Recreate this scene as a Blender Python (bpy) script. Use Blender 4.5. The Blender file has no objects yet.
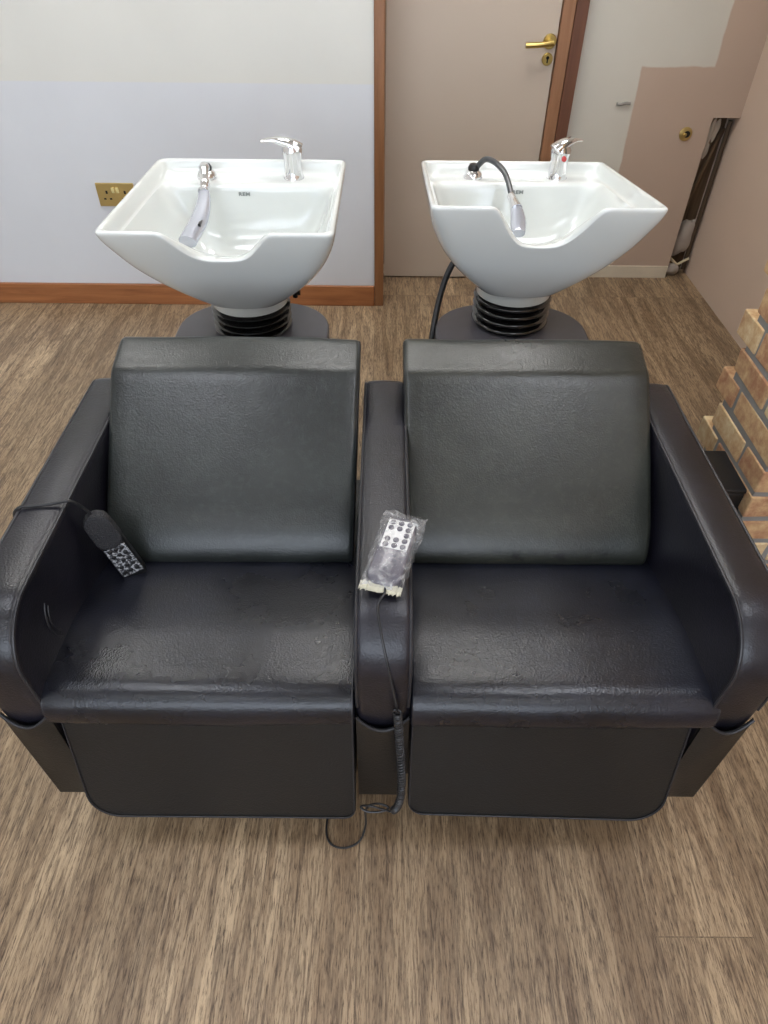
import bpy, bmesh, math, random
from mathutils import Vector, Matrix, noise
random.seed(7)
C = bpy.context.scene
COL = C.collection
PI = math.pi

# ------------------------------------------------------------ helpers
def link(o, parent=None):
    COL.objects.link(o)
    if parent: o.parent = parent
    return o

def finish(name, bm, mat, parent=None, smooth=True, sub=0, bevel=0.0, angle=35):
    bmesh.ops.remove_doubles(bm, verts=bm.verts, dist=1e-6)
    bmesh.ops.recalc_face_normals(bm, faces=bm.faces)
    me = bpy.data.meshes.new(name)
    bm.to_mesh(me); bm.free()
    mats = mat if isinstance(mat, (list, tuple)) else [mat]
    for m in mats: me.materials.append(m)
    o = bpy.data.objects.new(name, me)
    link(o, parent)
    if smooth:
        for p in me.polygons: p.use_smooth = True
    if bevel:
        b = o.modifiers.new('bevel', 'BEVEL'); b.width = bevel; b.segments = 3
        b.limit_method = 'ANGLE'; b.angle_limit = math.radians(40)
        b.harden_normals = True
    if sub:
        s = o.modifiers.new('sub', 'SUBSURF'); s.levels = sub; s.render_levels = sub
    elif smooth and not bevel:
        es = o.modifiers.new('es', 'EDGE_SPLIT'); es.split_angle = math.radians(angle)
    return o

def thing(name, label, cat, loc=(0, 0, 0), group=None):
    o = bpy.data.objects.new(name, None)
    o.empty_display_size = 0.1
    o.location = loc
    link(o); o['label'] = label; o['category'] = cat
    if group: o['group'] = group
    return o

def tag(o, label, cat, group=None):
    o['label'] = label; o['category'] = cat
    if group: o['group'] = group
    return o

def struct(o):
    o['kind'] = 'structure'; return o

def keep(child, parent):
    """parent while keeping world placement (parents are only translated)"""
    child.parent = parent
    child.location = Vector(child.location) - Vector(parent.location)
    return child

def box(bm, x0, x1, y0, y1, z0, z1, mi=0):
    vs = [bm.verts.new(p) for p in [(x0,y0,z0),(x1,y0,z0),(x1,y1,z0),(x0,y1,z0),(x0,y0,z1),(x1,y0,z1),(x1,y1,z1),(x0,y1,z1)]]
    for f in [(0,3,2,1),(4,5,6,7),(0,1,5,4),(1,2,6,5),(2,3,7,6),(3,0,4,7)]:
        fc = bm.faces.new([vs[i] for i in f]); fc.material_index = mi
    return vs

def boxobj(name, d, mat, parent=None, bevel=0.0):
    bm = bmesh.new(); box(bm, *d)
    return finish(name, bm, mat, parent, smooth=bool(bevel), bevel=bevel)

def catmull(pts, n=6, closed=False):
    pts = [Vector(p) for p in pts]; out = []
    N = len(pts)
    rng = range(N if closed else N-1)
    for i in rng:
        if closed: p0,p1,p2,p3 = pts[i-1],pts[i],pts[(i+1)%N],pts[(i+2)%N]
        else: p0,p1,p2,p3 = pts[max(i-1,0)],pts[i],pts[i+1],pts[min(i+2,N-1)]
        for k in range(n):
            t = k/n
            out.append(0.5*((2*p1)+(-p0+p2)*t+(2*p0-5*p1+4*p2-p3)*t*t+(-p0+3*p1-3*p2+p3)*t**3))
    if not closed: out.append(pts[-1])
    return out

def tube(bm, pts, r, seg=10, flat=None, cap=True, updir=None):
    """sweep; r a number or list; flat = second radius multiplier list"""
    pts = [Vector(p) for p in pts]; n = len(pts)
    rs = r if isinstance(r, (list, tuple)) else [r]*n
    fl = flat if isinstance(flat, (list, tuple)) else [flat or 1.0]*n
    t0 = (pts[1]-pts[0]).normalized()
    up = Vector(updir) if updir else (Vector((0,0,1)) if abs(t0.z) < .9 else Vector((1,0,0)))
    nrm = (up - t0*up.dot(t0)).normalized()
    rings = []
    for i in range(n):
        a = pts[max(i-1,0)]; b = pts[min(i+1,n-1)]
        t = (b-a).normalized()
        nrm = nrm - t*nrm.dot(t)
        nrm = nrm.normalized() if nrm.length > 1e-6 else t.orthogonal().normalized()
        bi = t.cross(nrm)
        rings.append([bm.verts.new(pts[i] + (nrm*math.cos(2*PI*k/seg)*fl[i] + bi*math.sin(2*PI*k/seg))*rs[i]) for k in range(seg)])
    for i in range(n-1):
        for k in range(seg):
            bm.faces.new([rings[i][k], rings[i][(k+1)%seg], rings[i+1][(k+1)%seg], rings[i+1][k]])
    if cap:
        bm.faces.new(rings[0][::-1]); bm.faces.new(rings[-1])

def lathe(bm, prof, c=(0,0,0), seg=40, M=None, mi=0):
    rings = []
    for r, z in prof:
        ring = []
        for k in range(seg):
            a = 2*PI*k/seg
            v = Vector((r*math.cos(a), r*math.sin(a), z))
            if M: v = M @ v
            ring.append(bm.verts.new(v + Vector(c)))
        rings.append(ring)
    for i in range(len(rings)-1):
        for k in range(seg):
            f = bm.faces.new([rings[i][k], rings[i][(k+1)%seg], rings[i+1][(k+1)%seg], rings[i+1][k]]); f.material_index = mi
    f = bm.faces.new(rings[0][::-1]); f.material_index = mi
    f = bm.faces.new(rings[-1]); f.material_index = mi

def offset_profile(prof, d):
    """inward offset of a closed (y,z) polygon"""
    n = len(prof); area = sum(prof[i][0]*prof[(i+1)%n][1]-prof[(i+1)%n][0]*prof[i][1] for i in range(n))
    s = 1 if area > 0 else -1
    out = []
    for i in range(n):
        a, b, c = Vector(prof[i-1][:2]), Vector(prof[i][:2]), Vector(prof[(i+1)%n][:2])
        t = (c-a)
        if t.length < 1e-9: out.append(b.copy()); continue
        t.normalize(); nn = Vector((-t.y, t.x))*s
        out.append(b + nn*d)
    return out

def cushion(prof, x0, x1, r, crown=0.0, wr=0.0, steps=14, seed=0):
    """extrude a closed (y,z) profile along x with padded, rounded side edges"""
    prof = [Vector(p[:2]) for p in prof]
    bm = bmesh.new(); secs = []
    xs = []
    for k in range(5):
        a = PI/2*k/4
        xs.append((x0 + r*(1-math.sin(a)) if False else x0 + r*(1-math.cos(a)), r*(1-math.sin(a))))
    L = xs[:]
    mid = [(x0+r+(x1-x0-2*r)*i/steps, 0.0) for i in range(1, steps)]
    R = [(x0+x1-x, o) for x, o in xs][::-1]
    allx = L+mid+R
    for x, o in allx:
        u = (x-x0)/(x1-x0)
        off = o - crown*math.sin(PI*u)
        pr = offset_profile(prof, off)
        ring = []
        for p in pr:
            q = Vector((x, p.x, p.y))
            if wr: q += Vector((0,1,1))*wr*noise.noise(q*9+Vector((seed,0,0)))
            ring.append(bm.verts.new(q))
        secs.append(ring)
    n = len(prof)
    for i in range(len(secs)-1):
        for k in range(n):
            bm.faces.new([secs[i][k], secs[i][(k+1)%n], secs[i+1][(k+1)%n], secs[i+1][k]])
    bm.faces.new(secs[0]); bm.faces.new(secs[-1][::-1])
    return bm

# ------------------------------------------------------------ materials
def srgb(r, g, b):
    f = lambda c: (c/255/12.92) if c/255 <= .04045 else ((c/255+.055)/1.055)**2.4
    return (f(r), f(g), f(b), 1)

def newmat(name):
    m = bpy.data.materials.new(name); m.use_nodes = True
    nt = m.node_tree; b = nt.nodes['Principled BSDF']
    return m, nt, b

def N(nt, t, **kw):
    n = nt.nodes.new(t)
    for k, v in kw.items():
        if k in n.inputs: n.inputs[k].default_value = v
        else: setattr(n, k, v)
    return n

def simple(name, col, rough=.5, metal=0, spec=.5, coat=0, bump=0, bscale=100, vary=0, vscale=4):
    m, nt, b = newmat(name)
    b.inputs['Base Color'].default_value = col
    b.inputs['Roughness'].default_value = rough
    b.inputs['Metallic'].default_value = metal
    b.inputs['Specular IOR Level'].default_value = spec
    b.inputs['Coat Weight'].default_value = coat
    b.inputs['Coat Roughness'].default_value = .05
    tc = N(nt, 'ShaderNodeTexCoord')
    if vary:
        ns = N(nt, 'ShaderNodeTexNoise', Scale=vscale, Detail=6.0)
        nt.links.new(tc.outputs['Object'], ns.inputs['Vector'])
        mx = N(nt, 'ShaderNodeMix', data_type='RGBA')
        mx.inputs['A'].default_value = tuple(c*(1-vary) for c in col[:3])+(1,)
        mx.inputs['B'].default_value = tuple(min(1, c*(1+vary)) for c in col[:3])+(1,)
        nt.links.new(ns.outputs['Fac'], mx.inputs['Factor'])
        nt.links.new(mx.outputs['Result'], b.inputs['Base Color'])
    if bump:
        ns = N(nt, 'ShaderNodeTexNoise', Scale=bscale, Detail=4.0)
        nt.links.new(tc.outputs['Object'], ns.inputs['Vector'])
        bp = N(nt, 'ShaderNodeBump', Strength=bump, Distance=.001)
        nt.links.new(ns.outputs['Fac'], bp.inputs['Height'])
        nt.links.new(bp.outputs['Normal'], b.inputs['Normal'])
    return m

def leather(name, dark, dust, rough=.36, marks=None, dustpos=.5, seed=0.0, crease=.10):
    m, nt, b = newmat(name)
    tc = N(nt, 'ShaderNodeTexCoord')
    mp = N(nt, 'ShaderNodeMapping'); mp.inputs['Location'].default_value = (seed, seed*.7, 0)
    nt.links.new(tc.outputs['Object'], mp.inputs['Vector'])
    big = N(nt, 'ShaderNodeTexNoise', Scale=5.0, Detail=5.0, Roughness=.6)
    nt.links.new(mp.outputs['Vector'], big.inputs['Vector'])
    cr = N(nt, 'ShaderNodeValToRGB')
    cr.color_ramp.elements[0].position = dustpos-.2; cr.color_ramp.elements[0].color = dark
    cr.color_ramp.elements[1].position = dustpos+.22; cr.color_ramp.elements[1].color = dust
    nt.links.new(big.outputs['Fac'], cr.inputs['Fac'])
    col = cr.outputs['Color']
    # fine pale speckle and scuffs
    sc = N(nt, 'ShaderNodeTexNoise', Scale=60.0, Detail=8.0, Roughness=.75)
    nt.links.new(mp.outputs['Vector'], sc.inputs['Vector'])
    r2 = N(nt, 'ShaderNodeValToRGB')
    r2.color_ramp.elements[0].position = .5; r2.color_ramp.elements[0].color = (0,0,0,1)
    r2.color_ramp.elements[1].position = .8; r2.color_ramp.elements[1].color = (1,1,1,1)
    nt.links.new(sc.outputs['Fac'], r2.inputs['Fac'])
    mx = N(nt, 'ShaderNodeMix', data_type='RGBA')
    mx.inputs['B'].default_value = tuple(c*2.2 for c in dust[:3])+(1,)
    mul = N(nt, 'ShaderNodeMath', operation='MULTIPLY'); mul.inputs[1].default_value = .5
    nt.links.new(r2.outputs['Color'], mul.inputs[0]); nt.links.new(mul.outputs[0], mx.inputs['Factor'])
    nt.links.new(col, mx.inputs['A']); col = mx.outputs['Result']
    if marks:  # dark scuffs left where the seat rubs: (x0,x1,z0,z1)
        sx = N(nt, 'ShaderNodeSeparateXYZ'); nt.links.new(tc.outputs['Object'], sx.inputs[0])
        def rng(o, lo, hi, s):
            a = N(nt, 'ShaderNodeMapRange'); a.inputs['From Min'].default_value = lo-s; a.inputs['From Max'].default_value = lo+s
            c2 = N(nt, 'ShaderNodeMapRange'); c2.inputs['From Min'].default_value = hi+s; c2.inputs['From Max'].default_value = hi-s
            nt.links.new(o, a.inputs['Value']); nt.links.new(o, c2.inputs['Value'])
            q = N(nt, 'ShaderNodeMath', operation='MULTIPLY'); nt.links.new(a.outputs[0], q.inputs[0]); nt.links.new(c2.outputs[0], q.inputs[1])
            return q.outputs[0]
        a = rng(sx.outputs['X'], marks[0], marks[1], .02); c3 = rng(sx.outputs['Z'], marks[2], marks[3], .006)
        q = N(nt, 'ShaderNodeMath', operation='MULTIPLY'); nt.links.new(a, q.inputs[0]); nt.links.new(c3, q.inputs[1])
        mn = N(nt, 'ShaderNodeTexNoise', Scale=38.0, Detail=3.0); nt.links.new(tc.outputs['Object'], mn.inputs['Vector'])
        rr = N(nt, 'ShaderNodeMapRange'); rr.inputs['From Min'].default_value = .5; rr.inputs['From Max'].default_value = .6
        nt.links.new(mn.outputs['Fac'], rr.inputs['Value'])
        q2 = N(nt, 'ShaderNodeMath', operation='MULTIPLY'); nt.links.new(q.outputs[0], q2.inputs[0]); nt.links.new(rr.outputs[0], q2.inputs[1])
        m3 = N(nt, 'ShaderNodeMix', data_type='RGBA'); m3.inputs['B'].default_value = (.006,.006,.006,1)
        nt.links.new(q2.outputs[0], m3.inputs['Factor']); nt.links.new(col, m3.inputs['A']); col = m3.outputs['Result']
    nt.links.new(col, b.inputs['Base Color'])
    rg = N(nt, 'ShaderNodeMapRange'); rg.inputs['To Min'].default_value = rough-.05; rg.inputs['To Max'].default_value = rough+.12
    nt.links.new(big.outputs['Fac'], rg.inputs['Value']); nt.links.new(rg.outputs[0], b.inputs['Roughness'])
    b.inputs['Specular IOR Level'].default_value = .55
    # grain + creases
    vo = N(nt, 'ShaderNodeTexVoronoi', Scale=300.0); nt.links.new(mp.outputs['Vector'], vo.inputs['Vector'])
    bp = N(nt, 'ShaderNodeBump', Strength=.36, Distance=.0007); nt.links.new(vo.outputs['Distance'], bp.inputs['Height'])
    wn = N(nt, 'ShaderNodeTexNoise', Scale=26.0, Detail=5.0, Roughness=.62, Distortion=1.5); nt.links.new(mp.outputs['Vector'], wn.inputs['Vector'])
    ab = N(nt, 'ShaderNodeMath', operation='SUBTRACT'); ab.inputs[1].default_value = .5
    nt.links.new(wn.outputs['Fac'], ab.inputs[0])
    a2 = N(nt, 'ShaderNodeMath', operation='ABSOLUTE'); nt.links.new(ab.outputs[0], a2.inputs[0])
    mr = N(nt, 'ShaderNodeMapRange'); mr.inputs['From Max'].default_value = .05; nt.links.new(a2.outputs[0], mr.inputs['Value'])
    b2 = N(nt, 'ShaderNodeBump', Strength=crease, Distance=.0012); nt.links.new(mr.outputs[0], b2.inputs['Height'])
    nt.links.new(bp.outputs['Normal'], b2.inputs['Normal'])
    nt.links.new(b2.outputs['Normal'], b.inputs['Normal'])
    return m

M_back = leather('worn leatherette back', srgb(20,23,24), srgb(42,46,44), .27, seed=1.3, dustpos=.45)
M_backR = leather('worn leatherette back scuffed', srgb(22,24,22), srgb(44,46,40), .27, marks=(.20,.46,.425,.447), seed=4.1, dustpos=.45)
M_seat = leather('black leatherette seat', srgb(7,8,13), srgb(24,26,38), .25, seed=2.2)
M_arm = leather('black leatherette arm', srgb(11,11,16), srgb(27,26,36), .28, seed=3.7)
M_panel = leather('black leatherette panel', srgb(7,9,11), srgb(13,15,17), .34, seed=5.1)
M_pipe = simple('piping', srgb(38,38,42), .4)
M_black = simple('black plastic', srgb(22,22,24), .35, bump=.2, bscale=300)
M_ped = simple('pedestal laminate', srgb(92,90,95), .38, bump=.15, bscale=400, vary=.15, vscale=20)
M_rubber = simple('black rubber', srgb(20,20,20), .22, coat=.4)
M_ceramic = simple('white ceramic', srgb(224,228,225), .12, spec=.6, coat=.6)
M_chrome = simple('chrome', (.82,.82,.84,1), .08, metal=1, bump=.05, bscale=30)
M_chrome_dark = simple('satin chrome', (.55,.55,.57,1), .25, metal=1)
M_clearplastic = simple('pale plastic', srgb(196,200,212), .16, metal=.55, coat=.6)
M_brass = simple('brass', srgb(208,184,112), .28, metal=1)
M_brassplate = simple('brushed brass', srgb(196,172,112), .38, metal=.85, bump=.1, bscale=80)
M_brassbright = simple('polished brass', srgb(250,236,170), .25, metal=.5)
M_dark = simple('dark gap', srgb(12,11,10), .8)
M_cord = simple('cord rubber', srgb(36,36,38), .4)
M_ink = simple('grey print', srgb(130,136,134), .5)
M_red = simple('red dot', srgb(190,60,60), .3)
M_white = simple('white trim', srgb(225,225,222), .4)

def m_foam():
    m, nt, b = newmat('black mesh foam')
    b.inputs['Base Color'].default_value = srgb(44,44,47); b.inputs['Roughness'].default_value = .6
    tc = N(nt, 'ShaderNodeTexCoord'); vo = N(nt, 'ShaderNodeTexVoronoi', Scale=380.0)
    nt.links.new(tc.outputs['Object'], vo.inputs['Vector'])
    bp = N(nt, 'ShaderNodeBump', Strength=.9, Distance=.002); bp.invert = True
    nt.links.new(vo.outputs['Distance'], bp.inputs['Height']); nt.links.new(bp.outputs['Normal'], b.inputs['Normal'])
    return m
M_foam = m_foam()

def m_wood(name, c1, c2, axis='Z', rough=.4, sc=1.0):
    m, nt, b = newmat(name)
    tc = N(nt, 'ShaderNodeTexCoord'); mp = N(nt, 'ShaderNodeMapping')
    s = {'Z': (30,30,2), 'X': (2,30,30), 'Y': (30,2,30)}[axis]
    mp.inputs['Scale'].default_value = tuple(v*sc for v in s)
    nt.links.new(tc.outputs['Object'], mp.inputs['Vector'])
    ns = N(nt, 'ShaderNodeTexNoise', Scale=1.5, Detail=8.0, Roughness=.65, Distortion=.6)
    nt.links.new(mp.outputs['Vector'], ns.inputs['Vector'])
    cr = N(nt, 'ShaderNodeValToRGB')
    cr.color_ramp.elements[0].position = .3; cr.color_ramp.elements[0].color = c1
    cr.color_ramp.elements[1].position = .7; cr.color_ramp.elements[1].color = c2
    nt.links.new(ns.outputs['Fac'], cr.inputs['Fac']); nt.links.new(cr.outputs['Color'], b.inputs['Base Color'])
    b.inputs['Roughness'].default_value = rough
    return m
M_skirt = m_wood('varnished skirting', srgb(136,84,50), srgb(176,116,72), 'X')
M_jambL = m_wood('oak lining', srgb(140,98,68), srgb(165,122,90), 'Z')
M_jambD = m_wood('dark stop', srgb(92,58,42), srgb(118,78,58), 'Z')
M_jamb = m_wood('lining left', srgb(122,80,48), srgb(150,104,68), 'Z')
M_stud = m_wood('old stud', srgb(84,66,48), srgb(140,112,84), 'Z', .8)

def m_floor():
    m, nt, b = newmat('wood plank vinyl')
    L = nt.links
    tc = N(nt, 'ShaderNodeTexCoord')
    rot = N(nt, 'ShaderNodeMapping'); rot.inputs['Rotation'].default_value = (0,0,PI/2); rot.inputs['Location'].default_value = (-.085, 1.12, 0)
    L.new(tc.outputs['Object'], rot.inputs['Vector'])
    br = N(nt, 'ShaderNodeTexBrick', offset=.3007, offset_frequency=9)
    br.inputs['Color1'].default_value = (0,0,0,1); br.inputs['Color2'].default_value = (1,1,1,1)
    br.inputs['Mortar'].default_value = (.5,.5,.5,1)
    br.inputs['Scale'].default_value = 1.0; br.inputs['Mortar Size'].default_value = .0012
    br.inputs['Mortar Smooth'].default_value = .3
    br.inputs['Brick Width'].default_value = 1.5; br.inputs['Row Height'].default_value = .18
    L.new(rot.outputs['Vector'], br.inputs['Vector'])
    # shift grain per plank
    sep = N(nt, 'ShaderNodeSeparateColor'); L.new(br.outputs['Color'], sep.inputs[0])
    off = N(nt, 'ShaderNodeMath', operation='MULTIPLY'); off.inputs[1].default_value = 37.0; L.new(sep.outputs[0], off.inputs[0])
    cmb = N(nt, 'ShaderNodeCombineXYZ'); L.new(off.outputs[0], cmb.inputs[1]); L.new(off.outputs[0], cmb.inputs[2])
    add = N(nt, 'ShaderNodeVectorMath', operation='ADD'); L.new(tc.outputs['Object'], add.inputs[0]); L.new(cmb.outputs[0], add.inputs[1])
    def grain(sx, sy, scale, det, rgh, dist):
        mp = N(nt, 'ShaderNodeMapping'); mp.inputs['Scale'].default_value = (sx, sy, 1); L.new(add.outputs[0], mp.inputs['Vector'])
        ns = N(nt, 'ShaderNodeTexNoise', Scale=scale, Detail=det, Roughness=rgh, Distortion=dist); L.new(mp.outputs['Vector'], ns.inputs['Vector'])
        return ns.outputs['Fac']
    g1 = grain(7, .8, 1.6, 4.0, .55, 1.8)      # broad figure
    g2 = grain(420, 40, 1.0, 5.0, .7, .3)       # fine pores
    g3 = grain(150, 9, 1.0, 6.0, .72, .8)      # mid streaks
    # ring figure: bands of broad noise
    w = N(nt, 'ShaderNodeMath', operation='MULTIPLY'); w.inputs[1].default_value = 46.0; L.new(g1, w.inputs[0])
    sn = N(nt, 'ShaderNodeMath', operation='SINE'); L.new(w.outputs[0], sn.inputs[0])
    base = N(nt, 'ShaderNodeValToRGB')
    e = base.color_ramp.elements; e[0].position = .32; e[0].color = srgb(132,109,83); e[1].position = .66; e[1].color = srgb(188,164,132)
    L.new(g1, base.inputs['Fac'])
    tone = N(nt, 'ShaderNodeMix', data_type='RGBA', blend_type='MULTIPLY')
    pt = N(nt, 'ShaderNodeValToRGB'); pt.color_ramp.elements[0].color = (.82,.80,.78,1); pt.color_ramp.elements[1].color = (1.16,1.15,1.15,1)
    L.new(sep.outputs[0], pt.inputs['Fac'])
    tone.inputs['Factor'].default_value = 1.0
    L.new(base.outputs['Color'], tone.inputs['A']); L.new(pt.outputs['Color'], tone.inputs['B'])
    def darken(prev, fac, lo, hi, amt, col):
        mr = N(nt, 'ShaderNodeMapRange'); mr.inputs['From Min'].default_value = lo; mr.inputs['From Max'].default_value = hi
        mr.inputs['To Max'].default_value = amt; L.new(fac, mr.inputs['Value'])
        mx = N(nt, 'ShaderNodeMix', data_type='RGBA'); mx.inputs['B'].default_value = col
        L.new(mr.outputs[0], mx.inputs['Factor']); L.new(prev, mx.inputs['A']); return mx.outputs['Result']
    c = darken(tone.outputs['Result'], sn.outputs[0], .1, 1.0, .30, srgb(72,54,40))
    c = darken(c, g3, .47, .64, .72, srgb(70,53,40))
    c = darken(c, g2, .50, .66, .85, srgb(58,43,32))
    c = darken(c, g2, .48, .28, .35, srgb(178,157,132))
    kn = N(nt, 'ShaderNodeTexVoronoi', Scale=1.0); mpk = N(nt, 'ShaderNodeMapping'); mpk.inputs['Scale'].default_value = (5,1.6,1)
    L.new(add.outputs[0], mpk.inputs['Vector']); L.new(mpk.outputs['Vector'], kn.inputs['Vector'])
    c = darken(c, kn.outputs['Distance'], .10, .02, .6, srgb(70,52,40))
    c = darken(c, br.outputs['Fac'], .2, 1.0, .45, srgb(60,46,36))
    L.new(c, b.inputs['Base Color'])
    b.inputs['Roughness'].default_value = .42
    b.inputs['Specular IOR Level'].default_value = .4
    bp = N(nt, 'ShaderNodeBump', Strength=.25, Distance=.0008); L.new(g2, bp.inputs['Height']); bp.invert = True
    L.new(bp.outputs['Normal'], b.inputs['Normal'])
    return m
M_floor = m_floor()

def m_split(name, lo, hi, z):
    m, nt, b = newmat(name); L = nt.links
    tc = N(nt, 'ShaderNodeTexCoord'); sx = N(nt, 'ShaderNodeSeparateXYZ'); L.new(tc.outputs['Object'], sx.inputs[0])
    mr = N(nt, 'ShaderNodeMapRange'); mr.inputs['From Min'].default_value = z-.002; mr.inputs['From Max'].default_value = z+.002
    L.new(sx.outputs['Z'], mr.inputs['Value'])
    mx = N(nt, 'ShaderNodeMix', data_type='RGBA'); mx.inputs['A'].default_value = lo; mx.inputs['B'].default_value = hi
    L.new(mr.outputs[0], mx.inputs['Factor'])
    ns = N(nt, 'ShaderNodeTexNoise', Scale=3.0, Detail=5.0); L.new(tc.outputs['Object'], ns.inputs['Vector'])
    m2 = N(nt, 'ShaderNodeMix', data_type='RGBA', blend_type='MULTIPLY'); m2.inputs['Factor'].default_value = .12
    L.new(mx.outputs['Result'], m2.inputs['A']); L.new(ns.outputs['Fac'], m2.inputs['B'])
    L.new(m2.outputs['Result'], b.inputs['Base Color']); b.inputs['Roughness'].default_value = .75
    n2 = N(nt, 'ShaderNodeTexNoise', Scale=220.0, Detail=3.0); L.new(tc.outputs['Object'], n2.inputs['Vector'])
    bp = N(nt, 'ShaderNodeBump', Strength=.15, Distance=.001); L.new(n2.outputs['Fac'], bp.inputs['Height']); L.new(bp.outputs['Normal'], b.inputs['Normal'])
    return m
M_wallW = m_split('painted wall two tone', srgb(222,226,232), srgb(226,227,222), .843)

def m_patch():
    """bare pink plaster where a cabinet stood; pale paint above and to its left"""
    m, nt, b = newmat('part painted plaster'); L = nt.links
    tc = N(nt, 'ShaderNodeTexCoord'); sx = N(nt, 'ShaderNodeSeparateXYZ')
    ns = N(nt, 'ShaderNodeTexNoise', Scale=9.0, Detail=3.0); L.new(tc.outputs['Object'], ns.inputs['Vector'])
    jit = N(nt, 'ShaderNodeVectorMath', operation='MULTIPLY_ADD'); jit.inputs[1].default_value = (.02,.02,.02)
    L.new(ns.outputs['Color'], jit.inputs[0]); L.new(tc.outputs['Object'], jit.inputs[2]); L.new(jit.outputs[0], sx.inputs[0])
    def step(o, e, inv=False, s=.003):
        mr = N(nt, 'ShaderNodeMapRange'); e0, e1 = (e+s, e-s) if inv else (e-s, e+s)
        mr.inputs['From Min'].default_value = e0; mr.inputs['From Max'].default_value = e1; L.new(o, mr.inputs['Value']); return mr.outputs[0]
    a = step(sx.outputs['X'], 1.012, True)
    z = step(sx.outputs['Z'], .862); x2 = step(sx.outputs['X'], 1.297, True)
    q = N(nt, 'ShaderNodeMath', operation='MULTIPLY'); L.new(z, q.inputs[0]); L.new(x2, q.inputs[1])
    mxm = N(nt, 'ShaderNodeMath', operation='MAXIMUM'); L.new(a, mxm.inputs[0]); L.new(q.outputs[0], mxm.inputs[1])
    mx = N(nt, 'ShaderNodeMix', data_type='RGBA'); mx.inputs['A'].default_value = srgb(196,174,156); mx.inputs['B'].default_value = srgb(214,210,198)
    L.new(mxm.outputs[0], mx.inputs['Factor'])
    n3 = N(nt, 'ShaderNodeTexNoise', Scale=2.5, Detail=6.0); L.new(tc.outputs['Object'], n3.inputs['Vector'])
    m2 = N(nt, 'ShaderNodeMix', data_type='RGBA', blend_type='MULTIPLY'); m2.inputs['Factor'].default_value = .18
    L.new(mx.outputs['Result'], m2.inputs['A']); L.new(n3.outputs['Fac'], m2.inputs['B'])
    L.new(m2.outputs['Result'], b.inputs['Base Color']); b.inputs['Roughness'].default_value = .8
    return m
M_patch = m_patch()
M_plaster = simple('pink plaster', srgb(205,184,166), .75, vary=.06, vscale=3, bump=.2, bscale=60)
M_paint = simple('white paint', srgb(220,220,216), .8)
M_ceil = simple('ceiling paint', srgb(232,232,230), .9)
M_door = simple('door paint', srgb(196,182,166), .5, vary=.03, vscale=3)
M_debris = simple('broken plaster', srgb(178,168,158), .9, vary=.2, vscale=20)

def m_brick():
    m, nt, b = newmat('brick faces'); L = nt.links
    tc = N(nt, 'ShaderNodeTexCoord'); g = N(nt, 'ShaderNodeAttribute', attribute_name='tone')
    ns = N(nt, 'ShaderNodeTexNoise', Scale=22.0, Detail=7.0, Roughness=.7); L.new(tc.outputs['Object'], ns.inputs['Vector'])
    cr = N(nt, 'ShaderNodeValToRGB'); e = cr.color_ramp.elements
    e[0].position = .28; e[0].color = srgb(172,124,92); e[1].position = .7; e[1].color = srgb(226,206,164)
    k = e.new(.5); k.color = srgb(206,170,126)
    ad = N(nt, 'ShaderNodeMath', operation='ADD'); mm = N(nt, 'ShaderNodeMath', operation='MULTIPLY'); mm.inputs[1].default_value = .3
    L.new(g.outputs['Fac'], mm.inputs[0]); L.new(ns.outputs['Fac'], ad.inputs[0]); L.new(mm.outputs[0], ad.inputs[1])
    sb = N(nt, 'ShaderNodeMath', operation='SUBTRACT'); sb.inputs[1].default_value = .15; L.new(ad.outputs[0], sb.inputs[0])
    L.new(sb.outputs[0], cr.inputs['Fac']); L.new(cr.outputs['Color'], b.inputs['Base Color']); b.inputs['Roughness'].default_value = .85
    n2 = N(nt, 'ShaderNodeTexNoise', Scale=90.0, Detail=5.0); L.new(tc.outputs['Object'], n2.inputs['Vector'])
    bp = N(nt, 'ShaderNodeBump', Strength=.5, Distance=.003); L.new(n2.outputs['Fac'], bp.inputs['Height']); L.new(bp.outputs['Normal'], b.inputs['Normal'])
    return m
M_brick = m_brick()
M_mortar = simple('grey mortar', srgb(140,138,134), .9, bump=.5, bscale=120, vary=.15, vscale=30)

def m_bag():
    m, nt, b = newmat('clear crinkled plastic'); L = nt.links
    out = nt.nodes['Material Output']
    tr = N(nt, 'ShaderNodeBsdfTransparent'); tr.inputs[0].default_value = (.96,.96,.97,1)
    b.inputs['Base Color'].default_value = srgb(225,225,225); b.inputs['Roughness'].default_value = .12
    tc = N(nt, 'ShaderNodeTexCoord'); ns = N(nt, 'ShaderNodeTexNoise', Scale=60.0, Detail=4.0, Distortion=1.0); L.new(tc.outputs['Object'], ns.inputs['Vector'])
    bp = N(nt, 'ShaderNodeBump', Strength=1.0, Distance=.006); L.new(ns.outputs['Fac'], bp.inputs['Height']); L.new(bp.outputs['Normal'], b.inputs['Normal'])
    mr = N(nt, 'ShaderNodeMapRange'); mr.inputs['From Min'].default_value = .45; mr.inputs['From Max'].default_value = .75
    mr.inputs['To Min'].default_value = .07; mr.inputs['To Max'].default_value = .5; L.new(ns.outputs['Fac'], mr.inputs['Value'])
    mx = N(nt, 'ShaderNodeMixShader'); L.new(mr.outputs[0], mx.inputs[0]); L.new(tr.outputs[0], mx.inputs[1]); L.new(b.outputs[0], mx.inputs[2])
    L.new(mx.outputs[0], out.inputs[0])
    return m
M_bag = m_bag()
M_bagseal = simple('crumpled tape', srgb(190,186,166), .3, coat=.5, bump=.6, bscale=90)

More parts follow.
